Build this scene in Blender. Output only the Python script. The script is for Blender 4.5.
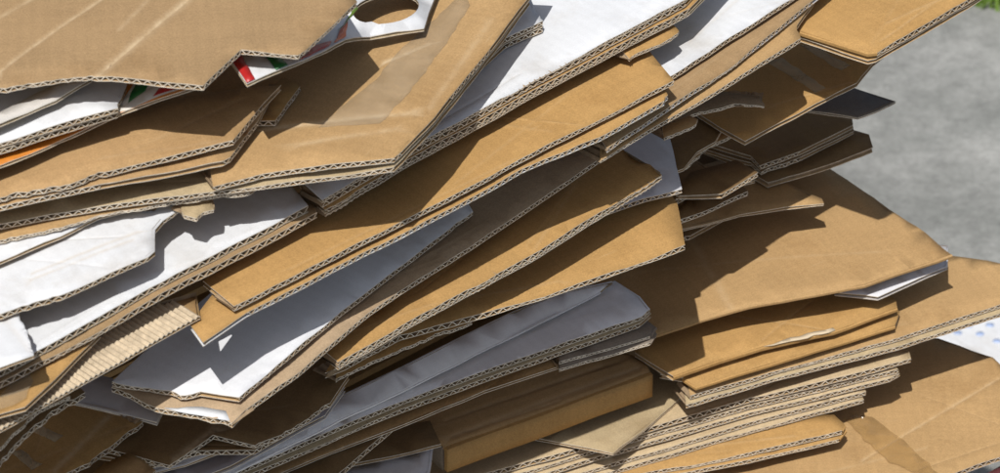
import bpy, bmesh, math, random
import numpy as np
from mathutils import Vector, noise
from mathutils.geometry import delaunay_2d_cdt

scene = bpy.context.scene
for o in list(bpy.data.objects):
    bpy.data.objects.remove(o)
R = math.radians

# ---------------------------------------------------------------- camera
ELEV = R(35)                # the camera looks down on the pile by this angle
DIST = 2.2                  # metres to the middle of the pile
PXM = 0.66 / 1000           # metres per photo pixel at that distance
ZU = PXM / 1.05             # metres per unit of the height lists below
GROUND = -1500 * ZU          # ground, measured from the middle of the pile
TARGET = Vector((0, 0, -120 * ZU - GROUND))
camd = bpy.data.cameras.new('camera')
cam = bpy.data.objects.new('camera', camd)
scene.collection.objects.link(cam)
camd.sensor_width = 36
camd.lens = 36 * DIST / 0.66
camd.clip_end = 500
cam.location = TARGET + DIST * Vector((0, -math.cos(ELEV), math.sin(ELEV)))
cam.rotation_euler = (math.pi / 2 - ELEV, 0, 0)
camd.dof.use_dof = True
camd.dof.focus_distance = DIST + 0.05
camd.dof.aperture_fstop = 18.0
scene.camera = cam

# ---------------------------------------------------------------- sky and sun
SUN = Vector((-0.15, -0.55, 1.0)).normalized()      # towards the sun
w = bpy.data.worlds.new('World')
scene.world = w
w.use_nodes = True
nt = w.node_tree
sky = nt.nodes.new('ShaderNodeTexSky')
sky.sky_type = 'NISHITA'
sky.sun_disc = False
sky.dust_density = 3.0
sky.sun_elevation = math.asin(SUN.z)
sky.sun_rotation = math.atan2(SUN.x, SUN.y)
bg = nt.nodes['Background']
hs = nt.nodes.new('ShaderNodeHueSaturation')       # hazy summer sky, less blue
hs.inputs['Saturation'].default_value = 0.72
nt.links.new(sky.outputs[0], hs.inputs['Color'])
nt.links.new(hs.outputs[0], bg.inputs[0])
bg.inputs[1].default_value = 0.085
sl = bpy.data.lights.new('sun', 'SUN')
sl.energy = 5.0
sl.angle = R(0.5)
sl.color = (1.0, 0.96, 0.90)
so = bpy.data.objects.new('sun', sl)
scene.collection.objects.link(so)
so.rotation_euler = SUN.to_track_quat('Z', 'Y').to_euler()
scene.cycles.diffuse_bounces = 2
scene.view_settings.view_transform = 'Standard'
scene.view_settings.look = 'None'
scene.view_settings.exposure = -0.12
scene.view_settings.gamma = 1.0
scene.view_settings.use_curve_mapping = False

# ---------------------------------------------------------------- pixel -> point at a known height
CAM = np.array(cam.location)
FWD = np.array((0, math.cos(ELEV), -math.sin(ELEV)))
UP = np.array((0, math.sin(ELEV), math.cos(ELEV)))


def at(px, py, z):
    """Point seen at a photo pixel on the level plane z (list units, from the middle of the pile)."""
    d = FWD + np.array((1, 0, 0)) * (px - 500) / 1000 * 36 / camd.lens + UP * (236.5 - py) / 1000 * 36 / camd.lens
    zz = z * ZU - GROUND
    t = (zz - CAM[2]) / d[2]
    return CAM + d * t


# ---------------------------------------------------------------- materials
def new_mat(name):
    m = bpy.data.materials.new(name)
    m.use_nodes = True
    return m, m.node_tree.nodes, m.node_tree.links, m.node_tree.nodes['Principled BSDF']


def N(ns, kind, **kw):
    n = ns.new('ShaderNode' + kind)
    for k, v in kw.items():
        if k in n.inputs.keys():
            n.inputs[k].default_value = v
        else:
            setattr(n, k, v)
    return n


def mixc(ns, ls, mode, fac, a, b):
    n = ns.new('ShaderNodeMix')
    n.data_type = 'RGBA'
    n.blend_type = mode
    for sock, v in ((n.inputs[0], fac), (n.inputs[6], a), (n.inputs[7], b)):
        if hasattr(v, 'is_linked'):
            ls.new(v, sock)
        else:
            sock.default_value = v
    return n.outputs[2]


def ramp(ns, ls, src, p0, c0, p1, c1):
    r = ns.new('ShaderNodeValToRGB')
    e = r.color_ramp.elements
    e[0].position, e[0].color = p0, c0
    e[1].position, e[1].color = p1, c1
    ls.new(src, r.inputs[0])
    return r.outputs[0]


def g(v, a=1):
    return (v, v, v, a)


def paper(name, rough=0.72, mottle=0.10, fibre=0.16, wash=0.035, spec=0.1, wear_col=(0.60, 0.48, 0.32, 1), coat=0):
    """Paper liner: the colour of the object, mottled, with fibres along the board and faint flute lines."""
    m, ns, ls, b = new_mat(name)
    oi = N(ns, 'ObjectInfo')
    tc = N(ns, 'TexCoord')
    rnd = N(ns, 'VectorMath', operation='ADD')
    ls.new(tc.outputs['Object'], rnd.inputs[0])
    cmb = N(ns, 'CombineXYZ')
    mul = N(ns, 'Math', operation='MULTIPLY')
    mul.inputs[1].default_value = 7.0
    ls.new(oi.outputs['Random'], mul.inputs[0])
    ls.new(mul.outputs[0], cmb.inputs[2])
    ls.new(cmb.outputs[0], rnd.inputs[1])
    v = rnd.outputs[0]
    n1 = N(ns, 'TexNoise', Scale=26.0, Detail=5.0, Roughness=0.6)
    ls.new(v, n1.inputs['Vector'])
    mp = N(ns, 'Mapping')
    mp.inputs['Scale'].default_value = (30, 420, 30)
    ls.new(v, mp.inputs['Vector'])
    n2 = N(ns, 'TexNoise', Scale=1.0, Detail=4.0, Roughness=0.65)
    ls.new(mp.outputs[0], n2.inputs['Vector'])
    n3 = N(ns, 'TexNoise', Scale=900.0, Detail=3.0, Roughness=0.7)
    ls.new(v, n3.inputs['Vector'])
    wv = N(ns, 'TexWave', wave_type='BANDS', bands_direction='X', Scale=39.0, Distortion=0.6, Detail=1.0)
    ls.new(v, wv.inputs['Vector'])
    c = oi.outputs['Color']
    c = mixc(ns, ls, 'MULTIPLY', 1.0, c, ramp(ns, ls, n1.outputs[0], 0.3, g(1 - mottle), 0.72, g(1 + mottle * 0.5)))
    c = mixc(ns, ls, 'MULTIPLY', 1.0, c, ramp(ns, ls, n2.outputs[0], 0.32, g(1 - fibre * 0.3), 0.7, g(1 + fibre * 0.2)))
    c = mixc(ns, ls, 'MULTIPLY', 1.0, c, ramp(ns, ls, n3.outputs[0], 0.3, g(1 - fibre * 1.5), 0.7, g(1 + fibre * 0.6)))
    c = mixc(ns, ls, 'MULTIPLY', 1.0, c, ramp(ns, ls, wv.outputs['Fac'], 0.0, g(1 - wash), 1.0, g(1.0)))
    # grimy patches and rubbed places
    n4 = N(ns, 'TexNoise', Scale=9.0, Detail=6.0, Roughness=0.68)
    ls.new(v, n4.inputs['Vector'])
    c = mixc(ns, ls, 'MULTIPLY', ramp(ns, ls, n4.outputs[0], 0.54, g(0), 0.72, g(0.65)), c, (0.72, 0.66, 0.58, 1))
    mp2 = N(ns, 'Mapping')
    mp2.inputs['Scale'].default_value = (18, 240, 18)
    mp2.inputs['Rotation'].default_value = (0, 0, 0.5)
    ls.new(v, mp2.inputs['Vector'])
    n6 = N(ns, 'TexNoise', Scale=1.0, Detail=3.0, Roughness=0.6)
    ls.new(mp2.outputs[0], n6.inputs['Vector'])
    c = mixc(ns, ls, 'MIX', ramp(ns, ls, n6.outputs[0], 0.68, g(0), 0.8, g(0.2)), c, wear_col)
    at_ = N(ns, 'Attribute', attribute_name='wear')
    n5 = N(ns, 'TexNoise', Scale=120.0, Detail=4.0, Roughness=0.7)
    ls.new(v, n5.inputs['Vector'])
    wm = N(ns, 'Math', operation='MULTIPLY')
    ls.new(at_.outputs['Fac'], wm.inputs[0])
    ls.new(ramp(ns, ls, n5.outputs[0], 0.25, g(0.1), 0.6, g(0.8)), wm.inputs[1])
    c = mixc(ns, ls, 'MIX', wm.outputs[0], c, wear_col)
    ls.new(c, b.inputs['Base Color'])
    b.inputs['Roughness'].default_value = rough
    b.inputs['Specular IOR Level'].default_value = spec
    b.inputs['Coat Weight'].default_value = coat
    b.inputs['Coat Roughness'].default_value = 0.25
    add = N(ns, 'Math', operation='ADD')
    s1 = N(ns, 'Math', operation='MULTIPLY')
    s1.inputs[1].default_value = 0.35
    ls.new(n3.outputs[0], s1.inputs[0])
    ls.new(s1.outputs[0], add.inputs[0])
    s2 = N(ns, 'Math', operation='MULTIPLY')
    s2.inputs[1].default_value = 0.12
    ls.new(wv.outputs['Fac'], s2.inputs[0])
    ls.new(s2.outputs[0], add.inputs[1])
    ad2 = add
    bp = N(ns, 'Bump', Strength=0.5, Distance=0.0005)
    ls.new(ad2.outputs[0], bp.inputs['Height'])
    ls.new(bp.outputs[0], b.inputs['Normal'])
    return m


KRAFT = paper('kraft_liner')
WHITE = paper('white_liner', rough=0.6, mottle=0.09, fibre=0.05, wash=0.025, spec=0.3, wear_col=(0.5, 0.44, 0.36, 1))
PRINT = paper('printed_liner', rough=0.4, mottle=0.1, fibre=0.05, wash=0.05, spec=0.45)


def plain(name, col, rough=0.85, var=0.35, scale=150.0, spec=0.1):
    m, ns, ls, b = new_mat(name)
    tc = N(ns, 'TexCoord')
    n1 = N(ns, 'TexNoise', Scale=scale, Detail=4.0, Roughness=0.7)
    ls.new(tc.outputs['Object'], n1.inputs['Vector'])
    c = mixc(ns, ls, 'MULTIPLY', 1.0, (*col, 1), ramp(ns, ls, n1.outputs[0], 0.3, g(1 - var), 0.7, g(1 + var * 0.4)))
    ls.new(c, b.inputs['Base Color'])
    b.inputs['Roughness'].default_value = rough
    b.inputs['Specular IOR Level'].default_value = spec
    return m


BARE = plain('bare_fluting', (0.52, 0.43, 0.31))
CUT = plain('cut_paper_edge', (0.74, 0.67, 0.56))
FLUTE = plain('fluting_paper', (0.30, 0.22, 0.14))


def tape_mat(name, col, alpha, rough):
    m, ns, ls, b = new_mat(name)
    tc = N(ns, 'TexCoord')
    n1 = N(ns, 'TexNoise', Scale=60.0, Detail=4.0)
    ls.new(tc.outputs['Object'], n1.inputs['Vector'])
    n2 = N(ns, 'TexNoise', Scale=35.0, Detail=2.0, Distortion=1.5)
    ls.new(tc.outputs['Object'], n2.inputs['Vector'])
    c = mixc(ns, ls, 'MULTIPLY', 1.0, (*col, 1), ramp(ns, ls, n1.outputs[0], 0.3, g(0.75), 0.7, g(1.1)))
    ls.new(c, b.inputs['Base Color'])
    b.inputs['Roughness'].default_value = rough
    b.inputs['Specular IOR Level'].default_value = 0.5
    b.inputs['Alpha'].default_value = alpha
    bp = N(ns, 'Bump', Strength=0.3, Distance=0.004)
    ls.new(n2.outputs[0], bp.inputs['Height'])
    ls.new(bp.outputs[0], b.inputs['Normal'])
    return m


TAPE = tape_mat('brown_packing_tape', (0.50, 0.31, 0.12), 0.28, 0.14)
PEEL = tape_mat('peeled_tape', (0.60, 0.46, 0.28), 0.45, 0.8)
CLEAR = tape_mat('dull_clear_tape', (0.50, 0.42, 0.30), 0.18, 0.22)

# colours of the boards
K1 = (0.42, 0.272, 0.128)      # kraft
K2 = (0.43, 0.26, 0.10)      # warmer kraft
K3 = (0.34, 0.228, 0.12)        # pale kraft
K4 = (0.20, 0.127, 0.06)  # kraft darkened to stand in for shade, mostly deep in the gaps
K5 = (0.49, 0.38, 0.235)       # light tan kraft
TAN = (0.42, 0.33, 0.20)
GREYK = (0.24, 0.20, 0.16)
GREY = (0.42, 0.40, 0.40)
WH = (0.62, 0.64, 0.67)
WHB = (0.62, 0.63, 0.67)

BOARD = {  # thickness in metres, flute layers from the top: (height, pitch)
    'E': (0.0024, [(0.0014, 0.0040)]),
    'B': (0.0037, [(0.0027, 0.0062)]),
    'C': (0.0045, [(0.0035, 0.0078)]),
    'BC': (0.0062, [(0.0017, 0.0048), (0.0030, 0.0080)]),
    'R': (0.0036, [(0.0015, 0.0038)]),
    'CB': (0.0062, [(0.0030, 0.0080), (0.0017, 0.0048)]),
}
LIN = 0.0005


# ---------------------------------------------------------------- mesh helpers
def mvc(poly, vals, pts):
    """Mean value interpolation of vals at the corners of poly, at pts."""
    poly, vals, pts = np.asarray(poly), np.asarray(vals, float), np.asarray(pts)
    if np.ptp(vals) < 1e-9:
        return np.full(len(pts), vals[0])
    d = poly[None] - pts[:, None]
    r = np.linalg.norm(d, axis=2)
    near = r.min(1) < 1e-6
    r = np.maximum(r, 1e-7)
    dn, rn = np.roll(d, -1, 1), np.roll(r, -1, 1)
    cr = d[..., 0] * dn[..., 1] - d[..., 1] * dn[..., 0]
    dt = (d * dn).sum(2)
    ang = np.arctan2(cr, dt)
    t = np.tan(np.clip(ang, -3.1, 3.1) / 2)
    wt = (t + np.roll(t, 1, 1)) / r
    s = wt.sum(1)
    s = np.where(np.abs(s) < 1e-9, 1e-9, s)
    out = (wt * vals).sum(1) / s
    out[near] = vals[r[near].argmin(1)]
    return np.clip(out, vals.min(), vals.max())


def inside(poly, x, y):
    c = False
    j = len(poly) - 1
    for i in range(len(poly)):
        xi, yi = poly[i]
        xj, yj = poly[j]
        if (yi > y) != (yj > y) and x < (xj - xi) * (y - yi) / (yj - yi) + xi:
            c = not c
        j = i
    return c


def link(name, me, parent, mats, color=None):
    o = bpy.data.objects.new(name, me)
    scene.collection.objects.link(o)
    for m in mats:
        me.materials.append(m)
    o.parent = parent
    if color:
        o.color = (*color, 1)
    return o


class Panel:
    """One board: an outline with a height field. Everything in world metres."""

    def __init__(self, P, z, edges, board='B', amp=1.0, creases=(), seed=0, holes=(), hseed=0):
        self.hseed = hseed
        self.z, self.board, self.seed = z, board, seed
        pts = [at(p[0], p[1], z + (p[2] if len(p) > 2 else 0)) for p in P]
        self.dz = [(p[2] if len(p) > 2 else 0) * ZU for p in P]
        self.edges = (edges + 'h' * len(P))[:len(P)]
        self.poly = [(q[0], q[1]) for q in pts]
        self.base = z * ZU - GROUND
        area = sum(a[0] * b[1] - b[0] * a[1] for a, b in zip(self.poly, self.poly[1:] + self.poly[:1]))
        self.ccw = area > 0
        self.amp = amp * 0.0011
        self.cre = []
        for c in creases:
            a, b = at(c[0], c[1], z), at(c[2], c[3], z)
            self.cre.append((a[:2], b[:2], c[4] if len(c) > 4 else 0.0008, c[5] if len(c) > 5 else 0.004, c[6] if len(c) > 6 else 1.0))
        rc = random.Random(seed * 7 + 1)
        if area and len(self.cre) < 3 and abs(area) > 0.02:
            c0 = np.mean(np.array(self.poly), axis=0)
            for k in range(4):
                i, j = rc.randrange(len(self.poly)), rc.randrange(len(self.poly))
                a, b = np.array(self.poly[i]), np.array(self.poly[j])
                a, b = a + (c0 - a) * rc.uniform(.05, .5), b + (c0 - b) * rc.uniform(.05, .6)
                if np.linalg.norm(a - b) > 0.06:
                    self.cre.append((a, b, rc.uniform(-.0004, .0006), rc.uniform(.001, .002), rc.uniform(.05, .22)))
        self.hole = holes
        self.dense()

    def dense(self):
        """Outline resampled, with the unevenness of a cut or torn edge."""
        rnd = random.Random(self.seed)
        self.out, self.kind, self.inn = [], [], []
        n = len(self.poly)
        for i in range(n):
            a, b = np.array(self.poly[i]), np.array(self.poly[(i + 1) % n])
            L = np.linalg.norm(b - a)
            e = self.edges[i]
            step = {'t': 0.0032, 'f': 0.009, 's': 0.009, 'o': 0.012, 'h': 0.04}[e]
            k = max(1, int(L / step))
            d = (b - a) / max(L, 1e-9)
            nrm = np.array((-d[1], d[0])) * (1 if self.ccw else -1)      # inwards
            for j in range(k):
                p = a + (b - a) * j / k
                if e == 't':
                    q = noise.noise(Vector((p[0] * 50, p[1] * 50, self.seed))) * 0.0026 + noise.noise(Vector((p[0] * 240, p[1] * 240, self.seed))) * 0.0011 + rnd.uniform(-1, 1) * 0.0005
                elif e == 'h':
                    q = 0
                else:
                    q = noise.noise(Vector((p[0] * 45, p[1] * 45, self.seed + 9))) * 0.0005 + rnd.uniform(-1, 1) * 0.00012
                if j == 0:
                    q *= 0.3
                p = p + nrm * q
                self.out.append((p[0], p[1]))
                self.kind.append(e)

    def height(self, pts):
        pts = np.asarray(pts, float)
        h = mvc(self.poly, self.dz, pts) + self.base
        if self.amp:
            h = h + np.array([self.amp * (noise.noise(Vector((p[0] * 9, p[1] * 9, self.hseed * 3.7)))
                                          + 0.45 * noise.noise(Vector((p[0] * 28, p[1] * 28, self.hseed * 1.3)))) for p in pts])
        for a, b, dep, wd, s in self.cre:
            h = h - dep * np.exp(-(self.cdist(pts, a, b) / wd) ** 2)
        return h

    def on(self, x, y):
        """The point of this board seen at a photo pixel."""
        z = self.z
        for k in range(8):
            p = at(x, y, z)
            z = (self.height([p[:2]])[0] + GROUND) / ZU
        return (p[0], p[1])

    def crush(self, p):
        """How far the open edge is squashed here, 0 to 1."""
        v = noise.noise(Vector((p[0] * 16, p[1] * 16, self.seed * 2.3))) + 0.5 * noise.noise(Vector((p[0] * 60, p[1] * 60, self.seed)))
        return min(1.0, max(0.0, v - 0.12) * 1.7)

    @staticmethod
    def cdist(pts, a, b):
        ab = b - a
        t = np.clip(((pts - a) @ ab) / (ab @ ab), 0, 1)
        return np.linalg.norm(pts - (a + t[:, None] * ab), axis=1)

    def wear(self, pts):
        pts = np.asarray(pts, float)
        v = np.zeros(len(pts))
        for a, b, dep, wd, s in self.cre:
            v = np.maximum(v, s * np.exp(-(self.cdist(pts, a, b) / (wd * 0.8)) ** 2))
        return v

    def tri(self, outline, jitter=0):
        """Triangulate an outline with points inside it."""
        rnd = random.Random(self.seed + 5)
        xs, ys = [p[0] for p in outline], [p[1] for p in outline]
        sp = 0.016
        extra = []
        x = min(xs)
        while x < max(xs):
            y = min(ys)
            while y < max(ys):
                q = (x + rnd.uniform(-.4, .4) * sp, y + rnd.uniform(-.4, .4) * sp)
                if inside(outline, *q):
                    extra.append(q)
                y += sp
            x += sp
        for a, b, dep, wd, s in self.cre:
            L = np.linalg.norm(b - a)
            d = (b - a) / L
            nn = np.array((-d[1], d[0]))
            for k in range(int(L / 0.004) + 1):
                for off in (-2, -1, -.5, 0, .5, 1, 2):
                    q = a + d * k * 0.004 + nn * off * wd
                    if inside(outline, *q):
                        extra.append(tuple(q))
        loops = [list(range(len(outline)))]
        verts = list(outline)
        for hl in self.hole:
            loops.append(list(range(len(verts), len(verts) + len(hl))))
            verts += hl
        nb = len(verts)
        if self.hole:
            extra = [q for q in extra if not any(inside(hl, *q) for hl in self.hole)]
        verts += extra
        ed = [(l[i], l[(i + 1) % len(l)]) for l in loops for i in range(len(l))]
        vo, eo, fo, ov, oe, of = delaunay_2d_cdt([Vector(v) for v in verts], ed, [], 1, 1e-6)
        pos = {}
        for i, src in enumerate(ov):
            for s in src:
                pos[s] = i
        vo = [tuple(v) for v in vo]
        tris = [tuple(f) for f in fo]
        if self.hole:
            tris = [t for t in tris if not any(inside(hl, sum(vo[i][0] for i in t) / 3, sum(vo[i][1] for i in t) / 3) for hl in self.hole)]
        rims = [[pos[i] for i in l if i in pos] for l in loops]
        return vo, tris, rims


def slab(panel, ztop, zbot, loc, rot, outline=None, lift=0.0, edgejit=0.0):
    """A thin solid sheet following the panel, between two offsets from its height field."""
    outl = outline or panel.out
    vo, tris, rims = panel.tri(outl)
    h = panel.height(vo)
    we = panel.wear(vo)
    if edgejit:
        tk = BOARD[panel.board][0]
        for r in rims[:1]:
            for i in r:
                if ztop == 0:
                    h[i] -= panel.crush(vo[i]) * tk * 0.5
                h[i] += edgejit * noise.noise(Vector((vo[i][0] * 60, vo[i][1] * 60, panel.seed + ztop * 900)))
    c, s = math.cos(-rot), math.sin(-rot)
    n = len(vo)
    V = []
    for off in (ztop, zbot):
        for i, p in enumerate(vo):
            x, y = p[0] - loc[0], p[1] - loc[1]
            V.append((x * c - y * s, x * s + y * c, h[i] + off - loc[2]))
    F, mi = [], []
    for t in tris:
        a, b, d = (vo[i] for i in t)
        up = (b[0] - a[0]) * (d[1] - a[1]) - (b[1] - a[1]) * (d[0] - a[0]) > 0
        t = t if up else t[::-1]
        F.append(t)
        mi.append(0)
        F.append(tuple(i + n for i in t[::-1]))
        mi.append(0)
    for r in rims:
        for i in range(len(r)):
            a, b = r[i], r[(i + 1) % len(r)]
            F.append((a, b, b + n, a + n) if not panel.ccw else (b, a, a + n, b + n))
            mi.append(0 if outline is None and r is rims[0] and len(r) == len(panel.kind) and panel.kind[i] == 'o' else 1)
    me = bpy.data.meshes.new('sheet')
    me.from_pydata(V, [], F)
    me.polygons.foreach_set('material_index', mi)
    a = me.attributes.new('wear', 'FLOAT', 'POINT')
    a.data.foreach_set('value', np.concatenate([we, we]).astype(np.float32))
    sm = np.array([k == 0 for k in mi])
    me.polygons.foreach_set('use_smooth', sm)
    me.update()
    return me


def run_points(panel, kinds):
    """Runs of consecutive outline points whose edges are of the given kinds."""
    n = len(panel.out)
    flag = [k in kinds for k in panel.kind]
    if all(flag):
        return [list(range(n)) + [0]]
    runs, cur = [], []
    start = next(i for i in range(n) if not flag[i])
    for j in range(n):
        i = (start + j) % n
        if flag[i]:
            if not cur:
                cur = [i]
            cur.append((i + 1) % n)
        elif cur:
            runs.append(cur)
            cur = []
    if cur:
        runs.append(cur)
    return runs


def fluting(panel, loc, rot, depth=0.02, whole=False):
    """The wavy paper between the liners, seen along the open edges, and the closed sides elsewhere."""
    t, layers = BOARD[panel.board]
    c, s = math.cos(-rot), math.sin(-rot)
    V, F, fm = [], [], []

    def add(p, z):
        x, y = p[0] - loc[0], p[1] - loc[1]
        V.append((x * c - y * s, x * s + y * c, z - loc[2]))
        return len(V) - 1
    rnd = random.Random(panel.seed + 77)
    sgn = 1 if panel.ccw else -1
    for run in run_points(panel, 'ft'):
        pts = np.array([panel.out[i] for i in run])
        seg = np.linalg.norm(np.diff(pts, axis=0), axis=1)
        cum = np.concatenate([[0], np.cumsum(seg)])
        top = -LIN
        for hgt, pitch in layers:
            mid = top - hgt / 2
            top -= hgt + LIN
            nper = max(1, int(cum[-1] / pitch))
            ns = nper * 6
            ss = np.linspace(0, cum[-1], ns + 1)
            P = np.stack([np.interp(ss, cum, pts[:, k]) for k in (0, 1)], 1)
            tang = np.gradient(P, axis=0)
            # smooth the tangent so that the ribbon does not fold at corners
            ker = np.ones(9) / 9
            tp = np.stack([np.convolve(np.pad(tang[:, k], 4, 'edge'), ker, 'valid') for k in (0, 1)], 1)
            tp /= np.maximum(np.linalg.norm(tp, axis=1), 1e-9)[:, None]
            inw = np.stack([-tp[:, 1], tp[:, 0]], 1) * sgn
            H = panel.height(P)
            ph = rnd.uniform(0, 6.28)
            jit = np.array([noise.noise(Vector((q * 35, panel.seed, 3.1))) for q in ss])
            cr = np.array([panel.crush(q) for q in P])
            crush = 1 - 0.5 * cr
            H = H - cr * t * 0.25
            a = ph + ss / pitch * 2 * math.pi + jit * 1.2
            wave = (np.sin(a) - np.sin(3 * a) / 14) * hgt / 2 * 0.94 * crush
            slope = np.gradient(wave, ss)
            th = 0.00028
            nz, nx = 1 / np.sqrt(1 + slope ** 2), -slope / np.sqrt(1 + slope ** 2)
            rows = []
            d0 = -0.00025 + 0.0005 * np.abs(jit)
            d1 = np.full(len(P), depth)
            if whole:
                for k in range(len(P)):
                    q = d0[k]
                    while q < 0.2 and inside(panel.poly, *(P[k] + inw[k] * (q + 0.004))):
                        q += 0.004
                    d1[k] = max(q, 0.006)
            HI = panel.height(P + inw * d1[:, None]) - 0.0007
            H = H - 0.0001
            for k in range(len(P)):
                r = []
                for dd, hh in ((d0[k], H[k]), (d1[k], HI[k])):
                    for sg in (1, -1):
                        q = P[k] + inw[k] * dd + tp[k] * nx[k] * th * sg
                        r.append(add(q, hh + mid + wave[k] + nz[k] * th * sg))
                rows.append(r)
            for k in range(len(rows) - 1):
                A, B = rows[k], rows[k + 1]
                F.append((A[0], B[0], B[2], A[2]))
                F.append((A[1], A[3], B[3], B[1]))
                F.append((A[0], A[1], B[1], B[0]))
                fm.extend((3, 3, 2) if whole else (0, 0, 2))
    # closed or plain sides: a strip of the inner paper just inside the edge
    for kinds, ins, bul in (('sh', 0.0016, 0.0), ('o', 0.0003, 0.0012)):
        for run in run_points(panel, kinds):
            pts = np.array([panel.out[i] for i in run])
            if len(pts) < 2:
                continue
            tang = np.gradient(pts, axis=0)
            tang /= np.maximum(np.linalg.norm(tang, axis=1), 1e-9)[:, None]
            inw = np.stack([-tang[:, 1], tang[:, 0]], 1) * sgn
            H = panel.height(pts)
            prof = [(0.0, -LIN * 0.5), (-bul, -t * 0.28), (-bul, -t * 0.72), (0.0, -t + LIN * 0.5)]
            rows = [[add(pts[k] + inw[k] * (ins + pr[0]), H[k] + pr[1]) for pr in prof] for k in range(len(pts))]
            for k in range(len(rows) - 1):
                for m_ in range(3):
                    F.append((rows[k][m_], rows[k][m_ + 1], rows[k + 1][m_ + 1], rows[k + 1][m_]))
                    fm.append(1 if kinds == 'o' else 0)
    me = bpy.data.meshes.new('fluting')
    me.from_pydata(V, [], F)
    me.polygons.foreach_set('material_index', fm)
    me.update()
    return me


SEED = [0]
GROUP = 'flattened cardboard in the pile'


def thing(name, label, panels, category='cardboard sheet', group=GROUP):
    """A sheet or flattened box: an Empty with its liners and fluting, one set for each panel.
    panels: dicts with P, z, e and optional board, top, bot, mat, amp, creases, patches, ribs, hole."""
    made = []
    for d in panels:
        SEED[0] += 1
        if 'tilt' in d:
            xa, xb, td = d['tilt']
            d['P'] = [(p[0], p[1], (p[2] if len(p) > 2 else 0) + td * min(1.25, max(0, (xa - p[0]) / (xa - xb)))) for p in d['P']]
        made.append(Panel(d['P'], d['z'], d.get('e', ''), d.get('board', 'B'), d.get('amp', 1.4), d.get('creases', ()), SEED[0], hseed=SEED[0] - len(made)))
        made[-1].hole = [[made[-1].on(x, y) for x, y in hl] for hl in d.get('hole', ())]
    p0 = made[0]
    best, rot = 0, 0.0
    for i, e in enumerate(p0.edges):
        a, b = np.array(p0.poly[i]), np.array(p0.poly[(i + 1) % len(p0.poly)])
        L = np.linalg.norm(b - a)
        if e in 'fto' and L > best:
            best, rot = L, math.atan2(b[1] - a[1], b[0] - a[0])
    ctr = np.mean(np.array(p0.poly), axis=0)
    zb = min(m.base + min(m.dz) - BOARD[m.board][0] for m in made)
    loc = (ctr[0], ctr[1], zb)
    root = bpy.data.objects.new(name, None)
    root.empty_display_size = 0.02
    scene.collection.objects.link(root)
    root.location, root.rotation_euler = loc, (0, 0, rot)
    root['label'], root['category'] = label, category
    if group:
        root['group'] = group
    for d, pn in zip(panels, made):
        t, layers = BOARD[pn.board]
        par = root
        if len(panels) > 1:
            par = bpy.data.objects.new(d.get('name', 'panel'), None)
            par.empty_display_size = 0.02
            scene.collection.objects.link(par)
            par.parent = root
        col = d.get('top', K1)
        mat = d.get('mat') or (WHITE if min(col) > 0.38 else KRAFT)
        cb = d.get('bot', K1)
        edge = CUT
        if not d.get('ribs'):
            link('top_liner', slab(pn, 0, -LIN, loc, rot, edgejit=0.0007), par, [mat, edge], col)
        link('bottom_liner', slab(pn, -t + LIN, -t, loc, rot, edgejit=0.0004), par, [KRAFT, edge], cb)
        if len(layers) > 1:
            zz = -LIN - layers[0][0]
            inset = pn.out
            link('middle_liner', slab(pn, zz, zz - LIN, loc, rot), par, [KRAFT, CUT], TAN)
        link('fluting', fluting(pn, loc, rot, whole=bool(d.get('ribs'))), par, [FLUTE, mat, CUT, BARE], col)
        for pt in d.get('patches', ()):
            ol = [pn.on(x, y) for x, y in pt['P']]
            dense = []
            for i in range(len(ol)):
                a, b = np.array(ol[i]), np.array(ol[(i + 1) % len(ol)])
                k = max(1, int(np.linalg.norm(b - a) / 0.006))
                nn = np.array((-(b - a)[1], (b - a)[0])) / max(np.linalg.norm(b - a), 1e-9)
                for j in range(k):
                    q = a + (b - a) * j / k + nn * pt.get('rag', 0.0008) * noise.noise(Vector((ol[i][0] * 50 + j * .7, i, 5)))
                    dense.append((q[0], q[1]))
            sv = (pn.hole, pn.ccw)
            pn.hole = []
            ar = sum(a[0] * b[1] - b[0] * a[1] for a, b in zip(dense, dense[1:] + dense[:1]))
            pn.ccw = ar > 0
            lift = pt.get('lift', 0.0004)
            link(pt['name'], slab(pn, lift, lift - 0.0003, loc, rot, outline=dense), par,
                 [pt['mat'], pt['mat']], pt.get('col', (0.5, 0.4, 0.2)))
            pn.hole, pn.ccw = sv
    return root


def plate(name, parent, corners, thick, mats, color):
    """A thin upright board between world corner points (a quad), with thickness away from the viewer."""
    c = [Vector(x) for x in corners]
    n = (c[1] - c[0]).cross(c[3] - c[0]).normalized()
    bm = bmesh.new()
    nx, ny = 24, 3
    grid = {}
    for layer in (0, 1):
        for i in range(nx + 1):
            for j in range(ny + 1):
                u, v = i / nx, j / ny
                p = c[0].lerp(c[1], u).lerp(c[3].lerp(c[2], u), v)
                p = p + n * (-thick * layer + 0.0012 * noise.noise(p * 22))
                grid[layer, i, j] = bm.verts.new(parent.matrix_world.inverted() @ p)
    for layer in (0, 1):
        for i in range(nx):
            for j in range(ny):
                q = [grid[layer, i, j], grid[layer, i + 1, j], grid[layer, i + 1, j + 1], grid[layer, i, j + 1]]
                f = bm.faces.new(q if layer == 0 else q[::-1])
                f.smooth = True
    rim = [(i, 0) for i in range(nx)] + [(nx, j) for j in range(ny)] + [(i, ny) for i in range(nx, 0, -1)] + [(0, j) for j in range(ny, 0, -1)]
    for k in range(len(rim)):
        a, b = rim[k], rim[(k + 1) % len(rim)]
        f = bm.faces.new([grid[0, a[0], a[1]], grid[1, a[0], a[1]], grid[1, b[0], b[1]], grid[0, b[0], b[1]]])
        f.material_index = 1
    me = bpy.data.meshes.new(name)
    bm.to_mesh(me)
    bm.free()
    return link(name, me, parent, mats, color)


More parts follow.
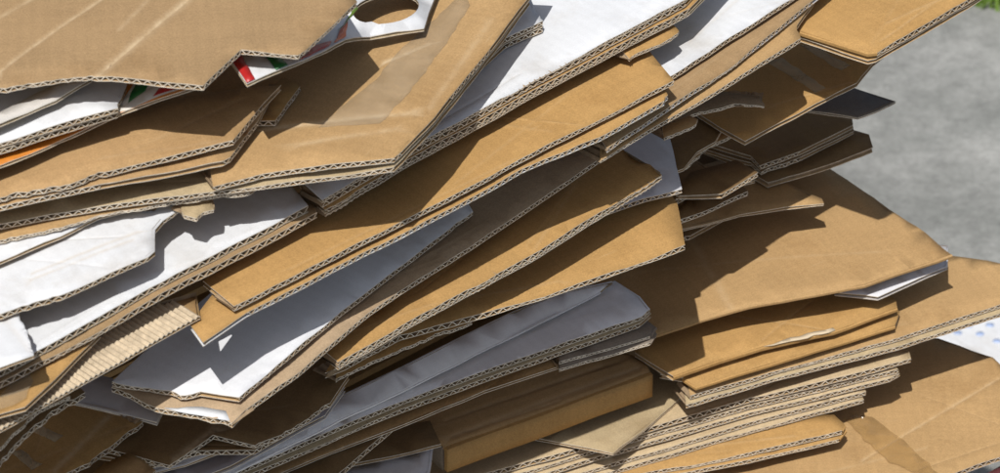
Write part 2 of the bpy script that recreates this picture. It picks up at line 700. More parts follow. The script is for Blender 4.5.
# ---------------------------------------------------------------- the setting
def ground():
    m, ns, ls, b = new_mat('worn_asphalt')
    tc = N(ns, 'TexCoord')
    n1 = N(ns, 'TexNoise', Scale=9.0, Detail=5.0, Roughness=0.6)
    n2 = N(ns, 'TexNoise', Scale=160.0, Detail=4.0, Roughness=0.7)
    n3 = N(ns, 'TexNoise', Scale=2.2, Detail=3.0)
    for n in (n1, n2, n3):
        ls.new(tc.outputs['Object'], n.inputs['Vector'])
    c = ramp(ns, ls, n1.outputs[0], 0.3, (0.17, 0.178, 0.17, 1), 0.7, (0.30, 0.305, 0.295, 1))
    c = mixc(ns, ls, 'MULTIPLY', 1.0, c, ramp(ns, ls, n2.outputs[0], 0.3, g(0.8), 0.7, g(1.1)))
    c = mixc(ns, ls, 'MULTIPLY', 1.0, c, ramp(ns, ls, n3.outputs[0], 0.35, g(0.8), 0.65, g(1.1)))
    n4 = N(ns, 'TexNoise', Scale=48.0, Detail=3.0, Roughness=0.7)
    ls.new(tc.outputs['Object'], n4.inputs['Vector'])
    c = mixc(ns, ls, 'MULTIPLY', 1.0, c, ramp(ns, ls, n4.outputs[0], 0.35, g(0.84), 0.62, g(1.08)))
    ls.new(c, b.inputs['Base Color'])
    b.inputs['Roughness'].default_value = 0.9
    bp = N(ns, 'Bump', Strength=0.5, Distance=0.004)
    ls.new(n2.outputs[0], bp.inputs['Height'])
    ls.new(bp.outputs[0], b.inputs['Normal'])
    bm = bmesh.new()
    for x, y in ((-60, -60), (60, -60), (60, 120), (-60, 120)):
        bm.verts.new((x, y, 0))
    bm.faces.new(bm.verts)
    me = bpy.data.meshes.new('ground')
    bm.to_mesh(me)
    bm.free()
    o = link('ground', me, None, [m])
    o['kind'] = 'structure'
    o['label'] = 'grey worn asphalt ground behind the pile'


ground()


def grass():
    """A verge of grass beyond the asphalt, only its corner is in the picture."""
    rnd = random.Random(4)
    V, F = [], []
    c0 = at(942, 6, -1500)
    for i in range(30000):
        x, y = rnd.uniform(c0[0] - 0.02, c0[0] + 0.7), rnd.uniform(c0[1] - 0.05, c0[1] + 0.6)
        if y < c0[1] - 0.3 * (x - c0[0]) + rnd.uniform(0, 0.03):
            continue
        a, hh = rnd.uniform(0, 6.28), rnd.uniform(0.02, 0.06)
        dx, dy = math.cos(a) * 0.003, math.sin(a) * 0.003
        lx, ly = rnd.uniform(-.02, .02), rnd.uniform(-.02, .02)
        k = len(V)
        V += [(x - dx, y - dy, 0), (x + dx, y + dy, 0), (x + lx, y + ly, hh)]
        F.append((k, k + 1, k + 2))
    me = bpy.data.meshes.new('grass')
    me.from_pydata(V, [], F)
    o = link('grass', me, None, [plain('grass_blade', (0.16, 0.26, 0.05), var=0.5, scale=30)])
    o['kind'] = 'stuff'
    o['label'] = 'green grass verge beyond the asphalt'
    o['category'] = 'grass'


grass()

# ---------------------------------------------------------------- the pile, from the top down
def ell(cx, cy, rx, ry, n=28, tilt=0.0):
    return [(cx + rx * math.cos(i / n * 6.2832), cy + ry * math.sin(i / n * 6.2832) + tilt * rx * math.cos(i / n * 6.2832)) for i in range(n)]


S = 'cardboard_sheet'
B = 'flattened_box'

thing(S, 'large pale brown sheet with creased lines on top of the pile, upper left corner', [
    dict(P=[(-160, 96), (0, 86), (68, 78), (96, 75), (203, 85), (241, 49, 5), (298, 55, 3), (357, 2), (346, -12), (300, -70), (100, -160), (-160, -110)], z=224,
         e='tttffffshhh', top=K3, amp=1.4,
         creases=[(0, 70, 105, -4, .0009, .0017, .6), (97, 75, 188, -2, .0012, .002, .8), (103, 74, 200, -8, .0004, .002, .3), (120, 30, 150, -2, .0003, .002, .3), (-10, 25, 40, -5, .0004, .002, .4)])])

RED, GRN, ORG = (0.42, 0.02, 0.02), (0.015, 0.15, 0.04), (0.62, 0.22, 0.03)
thing('printed_card', 'white card with round hole and red and green printed stripes, top centre', [
    dict(P=[(445, -30, -32), (434, 0, -32), (424, 29, -32), (370, 37, -26), (345, 39, 4), (330, 47, 28), (297, 63, 48), (247, 85, 50), (231, 62, 50), (245, 40, 50), (300, -30, 20)], z=152,
         e='sssssssssh', top=WH, board='E', bot=TAN, amp=1.5, hole=[ell(386, 9, 33, 15, tilt=-.12)],
         patches=[dict(name='red_stripe', P=[(232, 62), (240, 54), (255, 80), (247, 84)], mat=PRINT, col=RED, lift=.001),
                  dict(name='green_stripe', P=[(262, 51), (272, 51), (288, 66), (276, 71)], mat=PRINT, col=GRN, lift=.001),
                  dict(name='red_stripe', P=[(300, 61), (313, 48), (332, 42), (329, 47)], mat=PRINT, col=RED, lift=.001),
                  dict(name='orange_stripe', P=[(334, 44), (341, 30), (348, 22), (346, 37)], mat=PRINT, col=(0.6, 0.1, 0.02), lift=.001),
                  dict(name='green_stripe', P=[(338, 32), (355, 4), (358, 10), (347, 22)], mat=PRINT, col=(0.12, 0.2, 0.03), lift=.001)])],
      'printed card')

thing('paper_strip', 'dirty white folded lip above the small white sheet, left edge', [
    dict(P=[(-60, 147), (0, 124), (56, 101), (92, 79), (85, 73), (30, 97), (0, 112), (-60, 134)], z=196, e='ssssshhh', top=(0.55, 0.53, 0.5), board='E', bot=TAN, amp=2.5)],
    'paper strip')

thing(B, 'two-layer white sheet above the orange printed board, left edge', [
    dict(P=[(-160, 186), (0, 141), (118, 107.5), (121, 98), (127, 84), (140, 50), (-160, 60)], z=182, e='fftshh', top=WH),
    dict(P=[(-160, 193), (0, 148), (117, 113), (121, 103), (127, 89), (140, 55), (-160, 70)], z=174, e='fftshh', top=TAN)], 'flattened box')

thing('printed_board', 'orange printed board with green and red stripes under the white sheet', [
    dict(P=[(-160, 224), (12, 160), (60, 139), (127, 110, 12), (160, 97, 26), (197, 85, 34), (230, 50, 36), (100, 20), (-160, 100)], z=160, e='sssssshh', top=ORG, mat=PRINT, board='E', bot=TAN, amp=1.2,
         patches=[dict(name='white_panel', P=[(116, 113), (140, 75), (215, 60), (197, 84), (160, 96)], mat=WHITE, col=(.62, .6, .55)),
                  dict(name='green_stripe', P=[(128, 104), (138, 80), (152, 79), (145, 92)], mat=PRINT, col=GRN, lift=.0008),
                  dict(name='red_stripe', P=[(154, 97), (166, 78), (196, 76), (192, 85)], mat=PRINT, col=RED, lift=.0008)])], 'printed board')

thing(B, 'two-layer reddish brown sheet, its corner near the striped card', [
    dict(P=[(-160, 241), (0, 197), (60, 186), (105, 172), (150, 160), (233, 140), (262, 105), (281, 85), (240, 87), (150, 103), (0, 140), (-160, 180)], z=138, e='fttfffshh', top=(.42, .27, .13), amp=1.5),
    dict(P=[(-160, 248), (0, 206), (100, 184), (223, 161, -6), (230, 157, -6), (258, 120, -4), (270, 95), (200, 90), (-160, 140)], z=129, e='ffsffssh', top=(.42, .27, .13))], 'flattened box')

thing('cardboard_flap', 'small brown flap poking out beside the reddish brown corner', [
    dict(P=[(253, 121), (275, 121), (300, 87), (283, 78), (262, 104)], z=116, e='ffsh', top=K2)], 'cardboard flap')

thing(B, 'big brown box panel with clear tape and wide front edge, upper centre', [
    dict(P=[(213, 186), (262, 173), (330, 164, 4), (394, 159), (402, 152), (435, 118), (450, 98), (491, 47), (530, -5), (545, -30), (300, -40), (200, 60), (207, 150)], z=107,
         e='ffffssfsshhs', top=K1, amp=1.2,
         creases=[(262, 130, 410, 114, .0006, .003, .8), (300, 145, 400, 130, .0003, .003, .4), (385, 62, 432, 42, .0003, .002, .8), (430, 108, 490, 20, .0006, .003, .3)],
         patches=[dict(name='clear_tape', P=[(318, 128), (345, 104), (376, 80), (398, 52), (440, 14), (462, -6), (470, 6), (446, 44), (410, 92), (380, 124)], mat=CLEAR, rag=.002)]),
    dict(P=[(-160, 252), (0, 224), (100, 206), (215, 190), (300, 179), (394, 168), (403, 160), (436, 124), (492, 52), (530, 0), (500, -40), (-160, 100)], z=97, e='fffffsssshh', top=TAN, mat=KRAFT)],
    'flattened box')

thing(S, 'thin torn brown sheet under the tan box edge, left', [
    dict(P=[(-160, 273), (0, 240), (60, 227), (100, 214), (150, 206), (250, 191), (300, 150), (-160, 150)], z=88, e='ttttth', top=K1, board='E')])

thing('cardboard_scrap', 'torn tan scrap hanging over the white sheets', [
    dict(P=[(178, 198), (184, 214), (196, 217), (203, 210), (213, 208), (208, 197), (216, 185), (190, 180)], z=80, e='tttttsh', top=TAN, mat=KRAFT, board='E')], 'cardboard scrap')

thing(S, 'narrow white sheet tapering right, upper of the white sheets at left edge', [
    dict(P=[(-160, 327), (0, 262), (60, 236), (98, 216), (152, 202), (170, 190), (100, 170), (-160, 240)], z=81, e='sssstth', top=WH, board='E', amp=2)])

thing(S, 'white sheet with two scratched lines and a cut corner, left', [
    dict(P=[(-160, 372), (17, 307), (64, 294), (110, 273), (148, 257), (155, 251), (155, 229), (163, 220), (176, 211), (200, 190), (180, 160), (-160, 250)], z=72, e='ttffsssffh', top=WH, amp=1.5,
         creases=[(32, 273, 138, 232, .0002, .0016, .7), (32, 279, 138, 238, .0002, .0016, .6)])])

thing('cardboard_flap', 'creased white flap hanging at the left edge below the scratched sheet', [
    dict(P=[(-160, 424), (0, 369), (34, 357), (27, 335), (17, 310), (0, 300), (-160, 330)], z=61, e='tsttsh', top=WH, amp=2.5, board='E',
         creases=[(0, 312, 30, 352, .0005, .003, .3)])], 'cardboard flap')

thing(B, 'two-layer white box with zigzag front edges, left of centre', [
    dict(P=[(-160, 453), (0, 371), (112, 309), (200, 262), (250, 236), (308, 206), (288, 182), (230, 170), (100, 230), (-160, 330)], z=35, e='fffffshh', top=WH, board='C', bot=TAN),
    dict(P=[(-160, 464), (0, 382), (88, 335), (200, 274), (317, 212), (308, 195), (250, 180), (-160, 340)], z=26.5, e='ffffshh', top=K3, board='C')], 'flattened box')

thing(B, 'white box with thick double zigzag edges, top centre', [
    dict(P=[(322, 199), (410, 147), (530, 82), (650, 18), (686, -2), (730, -50), (500, -80), (380, 60), (296, 176)], z=42, e='ffffshhs', top=WH, board='BC', bot=K2),
    dict(P=[(325, 208), (410, 157), (530, 92.5), (650, 28.5), (690, 7), (740, -45), (500, -80), (300, 186)], z=30, e='ffffshh', top=K2, board='CB', bot=TAN)], 'flattened box')

thing(B, 'small two-layer white corner lying on the thick white box', [
    dict(P=[(470, 70), (505, 39), (543, 21), (535, 8), (520, -20), (480, 0)], z=59, e='sftsh', top=WH),
    dict(P=[(470, 76), (505, 45), (542, 28), (537, 13), (520, -10), (480, 0)], z=51, e='sftsh', top=TAN, board='B')], 'flattened box')

thing('cardboard_scrap', 'torn brown tongue under the right end of the thick white box', [
    dict(P=[(630, 60), (655, 46), (672, 38), (679, 31), (673, 25), (650, 22), (610, 40)], z=13, e='tttth', top=K2, board='E')], 'cardboard scrap')

thing(B, 'long golden brown two-layer sheet running through the middle of the pile', [
    dict(P=[(234, 307), (312, 267), (450, 197), (522, 158), (600, 118), (674, 80), (645, 46), (600, 20), (400, 90), (250, 240), (203, 281)], z=0, e='fffffsshhs', top=K2, board='B', amp=.8),
    dict(P=[(203, 343), (247, 313), (300, 286), (450, 209), (522, 169), (600, 137), (660, 103), (668, 95), (655, 70), (500, 120), (300, 220), (220, 285), (190, 325)], z=-12, e='sffffftshhhs', top=K2, board='B', bot=WH)],
    'flattened box')

thing(S, 'white sheet with grey dusty edge, upper right of the thick white box', [
    dict(P=[(590, 120), (676, 73), (789, 0), (850, -42), (720, -80), (650, 10), (600, 60)], z=-24, e='fffsh', top=WH, creases=[(690, 40, 740, -2, .0003, .002, .4)])])
thing(S, 'pale tan sheet with frayed edge beneath the dusty white sheet', [
    dict(P=[(607, 149), (613, 145), (728, 68), (813, 0), (860, -40), (700, -60), (580, 110)], z=-35, e='fffsh', top=K3, bot=WHB)])
thing(S, 'narrow brown sheet edge ending at the top right fold', [
    dict(P=[(600, 158), (668, 118), (735, 80), (801, 38), (797, 26), (815, 0), (700, 0), (600, 90)], z=-47, e='ffftsh', top=K1)])

thing(B, 'golden brown folded box corner projecting over the asphalt, top right', [
    dict(P=[(795, 29), (868, 52), (877, 51), (925, 24), (970, -2), (1040, -42), (950, -80), (860, -60), (780, -20)], z=-62, e='oofffhh', top=K2, board='C'),
    dict(P=[(785, 32), (868, 60), (876, 58), (968, 5), (1030, -35), (780, -30)], z=-71, e='ssssh', top=K2)], 'flattened box')

thing(S, 'shaded brown flap with pale tape strips under the top right corner', [
    dict(P=[(690, 106), (720, 127), (745, 141), (825, 98), (857, 82), (873, 62), (900, 40), (800, 10), (700, 60)], z=-178, e='ssssssh', top=K2, amp=1.3,
         patches=[dict(name='tape_strip', P=[(765, 62), (782, 58), (825, 88), (815, 93), (790, 76)], mat=PEEL, rag=.002),
                  dict(name='tape_strip', P=[(800, 45), (815, 47), (850, 66), (840, 71)], mat=PEEL, rag=.002)])])
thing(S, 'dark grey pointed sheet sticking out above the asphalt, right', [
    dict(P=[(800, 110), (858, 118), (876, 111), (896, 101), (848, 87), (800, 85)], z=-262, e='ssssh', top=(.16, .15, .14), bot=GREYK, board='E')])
thing(B, 'shaded brown double board with rounded corner, right of centre', [
    dict(P=[(700, 140), (751, 156), (760, 166), (800, 151), (853, 125), (852, 117), (822, 102), (760, 95), (700, 110)], z=-328, e='sffssshh', top=K4),  # ordinary brown board, its shade put into the colour
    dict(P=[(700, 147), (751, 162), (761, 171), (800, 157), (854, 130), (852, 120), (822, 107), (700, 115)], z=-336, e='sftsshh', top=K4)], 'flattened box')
thing(S, 'shaded brown sheet end with blunt tip below the double board, right', [
    dict(P=[(680, 140), (728, 158), (768, 182), (820, 166), (873, 147), (869, 134), (850, 128), (800, 115), (700, 120)], z=-348, e='sssssshh', top=K4, board='C')])  # darkened kraft carries the shade of this end
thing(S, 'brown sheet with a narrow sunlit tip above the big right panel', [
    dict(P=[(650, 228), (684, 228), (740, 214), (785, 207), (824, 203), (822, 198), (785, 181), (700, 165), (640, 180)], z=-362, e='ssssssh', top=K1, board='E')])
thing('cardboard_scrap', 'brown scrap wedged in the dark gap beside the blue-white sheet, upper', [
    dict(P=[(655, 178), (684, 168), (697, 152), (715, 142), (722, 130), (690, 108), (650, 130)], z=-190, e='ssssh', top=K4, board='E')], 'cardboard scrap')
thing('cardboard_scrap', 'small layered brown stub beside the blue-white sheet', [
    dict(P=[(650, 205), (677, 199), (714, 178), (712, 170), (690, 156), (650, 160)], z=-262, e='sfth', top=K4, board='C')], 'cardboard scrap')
thing('cardboard_scrap', 'shaded brown scrap below the layered stub in the right gap', [
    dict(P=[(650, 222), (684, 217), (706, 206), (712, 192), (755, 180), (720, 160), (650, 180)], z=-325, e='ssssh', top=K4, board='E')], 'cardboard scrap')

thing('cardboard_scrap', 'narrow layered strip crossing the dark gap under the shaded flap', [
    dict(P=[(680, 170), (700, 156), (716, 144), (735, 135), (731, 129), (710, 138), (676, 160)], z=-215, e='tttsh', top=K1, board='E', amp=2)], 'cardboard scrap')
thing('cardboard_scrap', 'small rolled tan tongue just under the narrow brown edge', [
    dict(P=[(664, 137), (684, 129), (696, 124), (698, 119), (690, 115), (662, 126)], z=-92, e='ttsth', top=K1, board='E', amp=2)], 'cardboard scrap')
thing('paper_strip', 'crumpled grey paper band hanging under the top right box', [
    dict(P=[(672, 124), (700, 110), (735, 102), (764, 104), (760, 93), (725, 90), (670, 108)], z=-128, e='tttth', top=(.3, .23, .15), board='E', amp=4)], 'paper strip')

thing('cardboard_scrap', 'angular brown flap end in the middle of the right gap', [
    dict(P=[(676, 196), (722, 194), (758, 173), (736, 160), (690, 172)], z=-244, e='sfsh', top=K4, board='B')], 'cardboard scrap')  # darkened to match the shade of the cavity
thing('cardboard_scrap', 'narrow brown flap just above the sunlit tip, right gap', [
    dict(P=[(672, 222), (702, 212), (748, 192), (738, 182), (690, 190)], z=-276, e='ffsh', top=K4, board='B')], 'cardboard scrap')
thing(S, 'added brown backing sheet, darkened for shade, at the back of the right gap', [
    dict(P=[(640, 245), (690, 236), (760, 196), (800, 135), (700, 105), (630, 150)], z=-385, e='tssh', top=K4, board='B')])  # added to cover bright ground behind the gap, darkened as shade

# the middle of the pile
thing(S, 'shaded white sheet with a sunlit lower left corner, centre left', [
    dict(P=[(112, 381), (186, 393), (200, 390), (239, 396), (342, 311), (450, 228), (473, 211), (460, 190), (300, 220), (190, 310)], z=-94, e='ttsffthhh', top=(.66, .675, .71), board='B', amp=1.3)])
thing(S, 'grey brown sheet with dark zigzag edge under the shaded white sheet', [
    dict(P=[(112, 388), (160, 409), (190, 414), (232, 423), (245, 410), (300, 370), (362, 318), (400, 291), (480, 240), (601, 157), (590, 147), (480, 170), (300, 250), (130, 370)], z=-107,
         e='tttsffffftshh', top=(.42, .31, .2), mat=KRAFT, board='B', amp=1.4,
         patches=[dict(name='white_torn_layer', P=[(164, 409), (190, 406), (226, 411), (230, 421), (190, 414)], mat=WHITE, col=WH, rag=.002)])])
thing(S, 'golden brown sheet with thick zigzag edge below the grey brown sheet, centre', [
    dict(P=[(320, 347), (338, 362), (423, 313), (540, 250), (600, 212), (650, 180), (662, 171), (612, 140), (500, 180), (400, 270)], z=-138, e='sfffffsh', top=K2, board='CB', amp=.9)])
thing(S, 'blue-white shaded sheet end with a straight right side, centre right', [
    dict(P=[(590, 155), (614, 143), (665, 116), (682, 188), (645, 198), (580, 220), (560, 180)], z=-184, e='hhsffh', top=WHB, board='B', bot=GREY)])
thing(S, 'brown sheet with sunlit square right corner, centre right', [
    dict(P=[(325, 372, -4), (345, 364, -4), (400, 335, -8), (485, 313, -15), (580, 282, -22), (650, 258, -28), (685, 245, -30), (677, 203, -30), (660, 180, -28), (500, 220, -10), (350, 330, -5)], z=-178,
         e='hfffffssh', top=K2, board='C', amp=.9)])

thing('cardboard_scrap', 'brown torn edge under the square cornered sheet, left of centre', [
    dict(P=[(336, 380), (352, 372), (400, 349), (440, 332), (472, 321), (460, 300), (340, 345)], z=-212, e='tttth', top=K2, board='E', amp=2)], 'cardboard scrap')
thing(S, 'corrugated sheet with its ribs laid bare, lower left', [
    dict(P=[(-160, 520), (0, 428), (100, 372), (200, 315), (196, 291), (120, 312), (30, 395), (-160, 470)], z=-3, e='fffshhh', top=TAN, board='R', ribs=True)])
thing(S, 'brown sheet with dirty clear tape at the lower left edge', [
    dict(P=[(-160, 480), (0, 413), (25, 406), (45, 388), (100, 333), (92, 318), (0, 350), (-160, 400)], z=14, e='sssssh', top=K2, board='B', amp=2,
         patches=[dict(name='clear_tape', P=[(-40, 430), (0, 412), (24, 400), (33, 384), (29, 374), (12, 385), (0, 398), (-40, 412)], mat=CLEAR, rag=.003, lift=.002)])])
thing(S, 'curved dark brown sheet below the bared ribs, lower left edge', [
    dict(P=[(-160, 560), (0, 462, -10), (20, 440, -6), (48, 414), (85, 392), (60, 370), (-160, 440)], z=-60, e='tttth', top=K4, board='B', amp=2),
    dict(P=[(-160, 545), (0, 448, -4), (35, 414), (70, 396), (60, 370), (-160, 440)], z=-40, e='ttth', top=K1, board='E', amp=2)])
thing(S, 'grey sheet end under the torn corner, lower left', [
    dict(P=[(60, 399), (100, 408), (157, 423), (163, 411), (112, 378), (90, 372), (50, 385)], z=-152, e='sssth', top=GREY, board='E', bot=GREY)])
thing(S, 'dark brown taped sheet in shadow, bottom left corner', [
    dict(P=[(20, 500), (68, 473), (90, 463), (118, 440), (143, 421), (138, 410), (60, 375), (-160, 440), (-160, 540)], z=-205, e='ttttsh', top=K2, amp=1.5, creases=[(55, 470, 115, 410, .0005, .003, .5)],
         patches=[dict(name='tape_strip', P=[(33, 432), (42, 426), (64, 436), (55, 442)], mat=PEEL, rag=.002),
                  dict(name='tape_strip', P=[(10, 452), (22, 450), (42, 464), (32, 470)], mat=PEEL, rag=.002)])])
thing(B, 'shaded brown sheet with wavy corrugated edge, lower left of centre', [
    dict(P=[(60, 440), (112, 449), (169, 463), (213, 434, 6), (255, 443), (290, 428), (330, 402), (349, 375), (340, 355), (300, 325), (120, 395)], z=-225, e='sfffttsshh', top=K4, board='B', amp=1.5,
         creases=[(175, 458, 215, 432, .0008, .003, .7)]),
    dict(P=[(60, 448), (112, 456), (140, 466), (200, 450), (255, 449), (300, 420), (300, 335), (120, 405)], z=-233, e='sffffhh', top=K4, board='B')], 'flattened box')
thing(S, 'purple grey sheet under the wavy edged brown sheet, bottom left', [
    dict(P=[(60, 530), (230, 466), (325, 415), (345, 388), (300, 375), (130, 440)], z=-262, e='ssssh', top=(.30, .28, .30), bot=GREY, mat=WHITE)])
thing(B, 'long grey white box with lighter folded band, running to the bottom left', [
    dict(P=[(140, 515), (247, 467), (400, 402), (520, 358), (640, 316), (650, 308), (640, 296), (615, 281), (540, 300), (400, 374), (330, 406), (120, 510)], z=-351, e='fffftshh', top=(.84, .84, .86), mat=WHITE, board='B', bot=TAN),  # whiter than the sunlit boards, to brighten it in shade
    dict(P=[(140, 523), (247, 475), (400, 410), (520, 366), (640, 323), (651, 313), (600, 300), (400, 385), (250, 448)], z=-359, e='ffffsh', top=TAN, board='B'),
    dict(name='folded_band', P=[(110, 528), (230, 473), (400, 392), (556, 314), (600, 291), (612, 281, 4), (560, 291, 6), (512, 311, 6), (401, 368, 6), (331, 401, 6), (240, 440, 6), (90, 505, 6)], z=-344, e='oooosh', top=(.88, .88, .89), board='E', amp=1.6)], 'flattened box')  # band whiter still, its extra light from the sky put into the colour

# right hand side
thing(B, 'large smooth brown panel with shadow across it, right of centre', [
    dict(P=[(590, 350, -24), (656, 334, -20), (733, 309, -8), (800, 296, -3), (865, 284, -1), (952, 254), (926, 233), (880, 202), (830, 168), (760, 150), (650, 180, -10), (590, 280, -22)], z=-415, e='hoooosssshh', top=K1, board='B', amp=.9,
         creases=[(735, 309, 690, 225, .0007, .004, .25)])], 'flattened box')
thing(S, 'blue-white sheet sliver under the right tip of the smooth panel', [
    dict(P=[(835, 292), (878, 297), (948, 266), (948, 245), (860, 235), (830, 260)], z=-440, e='sssh', top=WHB, mat=WHITE, bot=GREY)])
thing(B, 'orange brown folded box with torn white strip under the smooth panel', [
    dict(P=[(635, 352), (673, 376), (720, 360), (762, 347), (833, 331), (897, 307), (893, 297), (850, 282), (760, 270), (640, 300)], z=-466, e='sooootsh', top=K2, board='C',
         patches=[dict(name='white_torn_layer', P=[(764, 347), (790, 338), (833, 328), (836, 331), (800, 340)], mat=WHITE, col=(.56, .47, .34), rag=.002)]),
    dict(P=[(660, 374), (683, 378), (696, 387), (750, 370), (800, 355), (895, 325), (900, 311), (880, 300), (700, 330)], z=-481, e='soooosh', top=K2, board='B')], 'flattened box')
thing(B, 'long two-layer tan sheet reaching the right edge of the picture', [
    dict(P=[(690, 396), (780, 369), (900, 336), (1000, 305), (1070, 283), (1040, 268), (960, 257), (900, 250), (800, 270), (680, 340)], z=-494, e='ffffsshh', top=K1, board='B'),
    dict(P=[(686, 405), (774, 378), (900, 345), (1000, 314), (1070, 292), (1040, 275), (960, 265), (800, 280), (680, 350)], z=-502, e='fffffsh', top=TAN, board='B')], 'flattened box')

b44 = thing(B, 'brown folded box panel with upright front face, bottom centre', [
    dict(P=[(410, 424), (444, 446), (560, 405), (650, 371), (646, 362), (638, 356), (600, 345), (450, 385)], z=-474, e='ooosth', top=K1, board='B', amp=1.5,
         creases=[(450, 436, 640, 366, .0006, .0025, .4), (440, 425, 620, 361, .0009, .003, .1), (430, 428, 630, 360, -.0009, .003, .0), (445, 420, 600, 366, .0008, .002, .3), (470, 430, 560, 400, .0004, .0015, .5)])], 'flattened box')
bpy.context.view_layer.update()
a_, b_, c_ = at(444, 447, -475), at(650, 372, -475), at(411, 425, -475)
dn = np.array((0, -0.002, -30 * ZU))
plate('front_panel', b44, [a_, b_, b_ + dn, a_ + dn], .004, [KRAFT, KRAFT], K2)
plate('end_panel', b44, [c_, a_ + (0.001, .002, 0), a_ + dn + (0.001, .002, 0), c_ + dn * .8 + (.004, 0, 0)], .003, [KRAFT, KRAFT], GREYK)  # end face given a darker colour to stand for its shade

thing(B, 'thin grey double board end tucked above the upright faced box', [
    dict(P=[(559, 361), (600, 350), (650, 336), (656, 327), (640, 315), (560, 340)], z=-370, e='ffosh', top=GREYK, board='E'),
    dict(P=[(559, 368), (600, 357), (650, 343), (656, 333), (640, 318), (560, 345)], z=-376, e='ffosh', top=GREYK, board='E')], 'flattened box')
thing(S, 'plain tan sheet in shade under the long grey white box', [
    dict(P=[(200, 508), (283, 472), (331, 452), (420, 418), (485, 390), (560, 366), (560, 330), (300, 410)], z=-381, e='ssssh', top=K1, board='E')])
thing(S, 'tan flap with pointed sunlit corner lying on the lower stack', [
    dict(P=[(500, 430), (540, 438), (613, 452), (655, 420), (694, 387), (680, 374), (650, 365), (540, 415)], z=-530, e='ssssth', top=TAN, mat=KRAFT, board='E', amp=1.5)])
thing(S, 'light tan board, topmost of the neat lower right stack', [
    dict(P=[(400, 497), (540, 458), (637, 431), (750, 398), (850, 375), (911, 358), (909, 350), (870, 340), (700, 345), (420, 430)], z=-522, e='fffffsh', top=K5, mat=KRAFT, board='C', amp=.7, tilt=(911, 540, -20))])
thing(B, 'folded two-layer board, second in the neat lower right stack', [
    dict(P=[(400, 510), (600, 448), (750, 405), (890, 371), (898, 369), (888, 358), (700, 355), (400, 450)], z=-533, e='ffffoh', top=K5, mat=KRAFT, board='B', amp=.7, tilt=(911, 540, -20)),
    dict(P=[(400, 518), (600, 456), (750, 412), (890, 378), (899, 373), (890, 360), (700, 360), (400, 455)], z=-541, e='ffffoh', top=K5, mat=KRAFT, board='B', amp=.7, tilt=(911, 540, -20))], 'flattened box')
thing(S, 'thick board with ragged right end, third in the neat lower right stack', [
    dict(P=[(400, 524), (600, 466), (750, 422), (866, 391), (860, 384), (700, 380), (400, 470)], z=-551, e='ffftsh', top=K5, mat=KRAFT, board='B', amp=.7, tilt=(911, 540, -20)),
    dict(P=[(400, 532), (600, 474), (750, 430), (864, 399), (858, 388), (700, 385), (400, 475)], z=-559, e='fffsh', top=K5, mat=KRAFT, board='B', amp=.7, tilt=(911, 540, -20))])
thing(B, 'golden brown folded board with rounded end, lowest in the right stack', [
    dict(P=[(500, 515), (651, 471), (750, 452), (842, 430, -2), (845, 424, -1), (834, 414), (700, 415), (500, 470)], z=-567, e='fffosh', top=K2, board='B', tilt=(911, 540, -20)),
    dict(P=[(500, 522), (651, 478), (750, 459), (839, 438, -2), (846, 429, -1), (834, 418), (500, 475)], z=-574.5, e='fffosh', top=K2, board='B', tilt=(911, 540, -20))], 'flattened box')
thing(B, 'broad smooth brown box panel with glossy tape, bottom right corner', [
    dict(P=[(500, 560), (700, 555), (850, 512), (953, 473), (1000, 456), (1070, 431), (993, 357), (938, 337), (850, 335), (560, 400)], z=-602, e='fffffssh', top=K1, board='C', amp=.9, tilt=(911, 540, -16),
         creases=[(862, 458, 1010, 371, .0007, .0016, .4)],
         patches=[dict(name='brown_tape', P=[(846, 421), (853, 415), (872, 418), (903, 441), (938, 474), (926, 477), (890, 463), (864, 441)], mat=TAPE, rag=.003, lift=.0012)])], 'flattened box')
thing('printed_paper', 'white paper with blue dots behind the bottom right panel', [
    dict(P=[(900, 345), (993, 375), (1070, 390), (1070, 295), (1000, 306), (900, 325)], z=-1495, e='ssssh', top=WH, board='E',
         patches=[dict(name='blue_dot', P=ell(x, y, 4.5, 2.2, 10), mat=PRINT, col=(.35, .45, .68)) for x, y in ((968, 326), (980, 334), (990, 325), (997, 341), (958, 333), (1010, 330))])], 'printed paper')
thing(S, 'maroon sheet edge under the bottom right panel', [
    dict(P=[(900, 520), (1000, 465), (1070, 440), (1070, 560), (900, 560)], z=-626, e='sssh', top=(.16, .05, .06), mat=PRINT)])

thing('cardboard_scrap', 'torn brown scrap under the taped sheet, bottom left', [
    dict(P=[(84, 480), (104, 462), (128, 452), (156, 470), (140, 500), (84, 505)], z=-222, e='tttth', top=K1, board='E')], 'cardboard scrap')
thing('cardboard_scrap', 'pale sliver below the wavy corrugated edge, bottom left', [
    dict(P=[(140, 474), (185, 464), (226, 450), (222, 440), (140, 455)], z=-248, e='sssh', top=WHB, mat=WHITE, board='E')], 'cardboard scrap')

# bottom centre and what carries the pile
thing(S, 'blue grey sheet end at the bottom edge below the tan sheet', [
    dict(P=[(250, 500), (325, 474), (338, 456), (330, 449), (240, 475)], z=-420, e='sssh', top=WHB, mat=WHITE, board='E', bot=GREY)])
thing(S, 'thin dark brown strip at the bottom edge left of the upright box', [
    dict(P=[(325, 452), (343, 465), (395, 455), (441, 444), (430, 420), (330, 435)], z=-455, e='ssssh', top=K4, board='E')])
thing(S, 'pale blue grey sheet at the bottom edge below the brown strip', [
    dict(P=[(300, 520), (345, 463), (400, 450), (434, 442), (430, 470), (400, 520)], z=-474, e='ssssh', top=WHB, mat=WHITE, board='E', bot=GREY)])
thing(B, 'shaded brown box panel deep in the gap, bottom left', [
    dict(P=[(-160, 640), (150, 560), (330, 480), (400, 420), (100, 400), (-160, 440)], z=-388, e='fffh', top=K4, board='C')], 'flattened box')
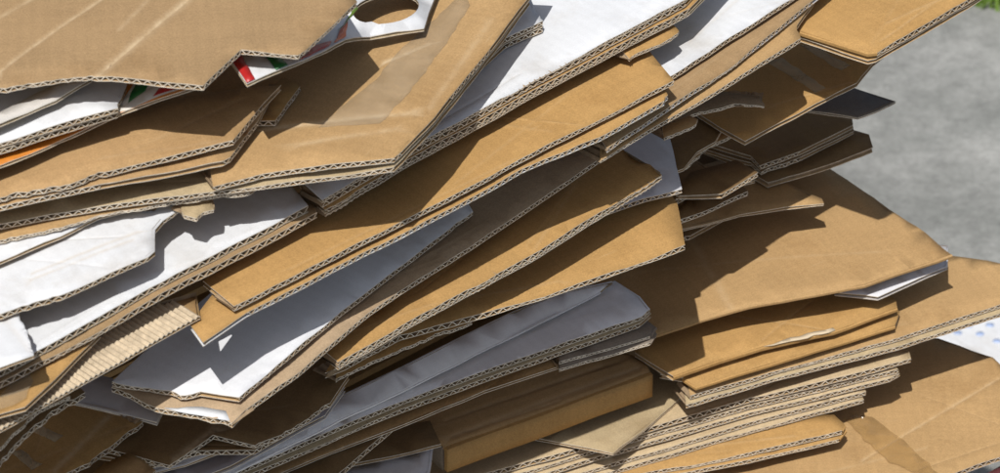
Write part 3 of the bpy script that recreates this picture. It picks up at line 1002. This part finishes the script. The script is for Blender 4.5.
thing(B, 'lowest brown box panel under the whole pile', [
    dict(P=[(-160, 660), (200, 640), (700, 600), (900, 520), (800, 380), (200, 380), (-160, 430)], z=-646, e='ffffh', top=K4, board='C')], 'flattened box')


def pile_base():
    """The lower layers that carry what the picture shows, below the frame and behind the front sheets."""
    rnd = random.Random(12)
    V, F = [], []
    z = 0.0
    top = -668 * ZU - GROUND
    while z < top:
        t = rnd.uniform(.004, .0075)
        x0, x1 = -.42 + rnd.uniform(-.03, .03), .27 + rnd.uniform(-.03, .03)
        y0, y1 = .02 + rnd.uniform(-.03, .03), .42 + rnd.uniform(-.03, .03)
        k = len(V)
        V += [(x, y, zz) for zz in (z, z + t) for x, y in ((x0, y0), (x1, y0 + .02), (x1, y1), (x0, y1))]
        F += [tuple(k + i for i in f) for f in ((3, 2, 1, 0), (4, 5, 6, 7), (0, 1, 5, 4), (1, 2, 6, 5), (2, 3, 7, 6), (3, 0, 4, 7))]
        z += t + rnd.uniform(.0002, .003)
    # the inner layers behind the front sheets, up to under the long golden board
    z = 0.0
    while z < -15 * ZU - GROUND:
        t = rnd.uniform(.004, .0075)
        xa, xb = -.46 + rnd.uniform(-.03, .0), .07 + rnd.uniform(-.03, .02)
        f, d = .30 + rnd.uniform(-.02, .03), .30 + rnd.uniform(-.04, .04)
        k = len(V)
        V += [(x, y, zz) for zz in (z, z + t) for x, y in ((xa, f + .87 * xa), (xb, f + .87 * xb), (xb, f + d + .87 * xb), (xa, f + d + .87 * xa))]
        F += [tuple(k + i for i in f_) for f_ in ((3, 2, 1, 0), (4, 5, 6, 7), (0, 1, 5, 4), (1, 2, 6, 5), (2, 3, 7, 6), (3, 0, 4, 7))]
        z += t + rnd.uniform(.0004, .006)
    me = bpy.data.meshes.new('pile_base')
    me.from_pydata(V, [], F)
    o = link('pile_base', me, None, [KRAFT], K1)
    o['kind'] = 'stuff'
    o['label'] = 'inner and lower layers of stacked brown cardboard in the pile'
    o['category'] = 'cardboard'


pile_base()
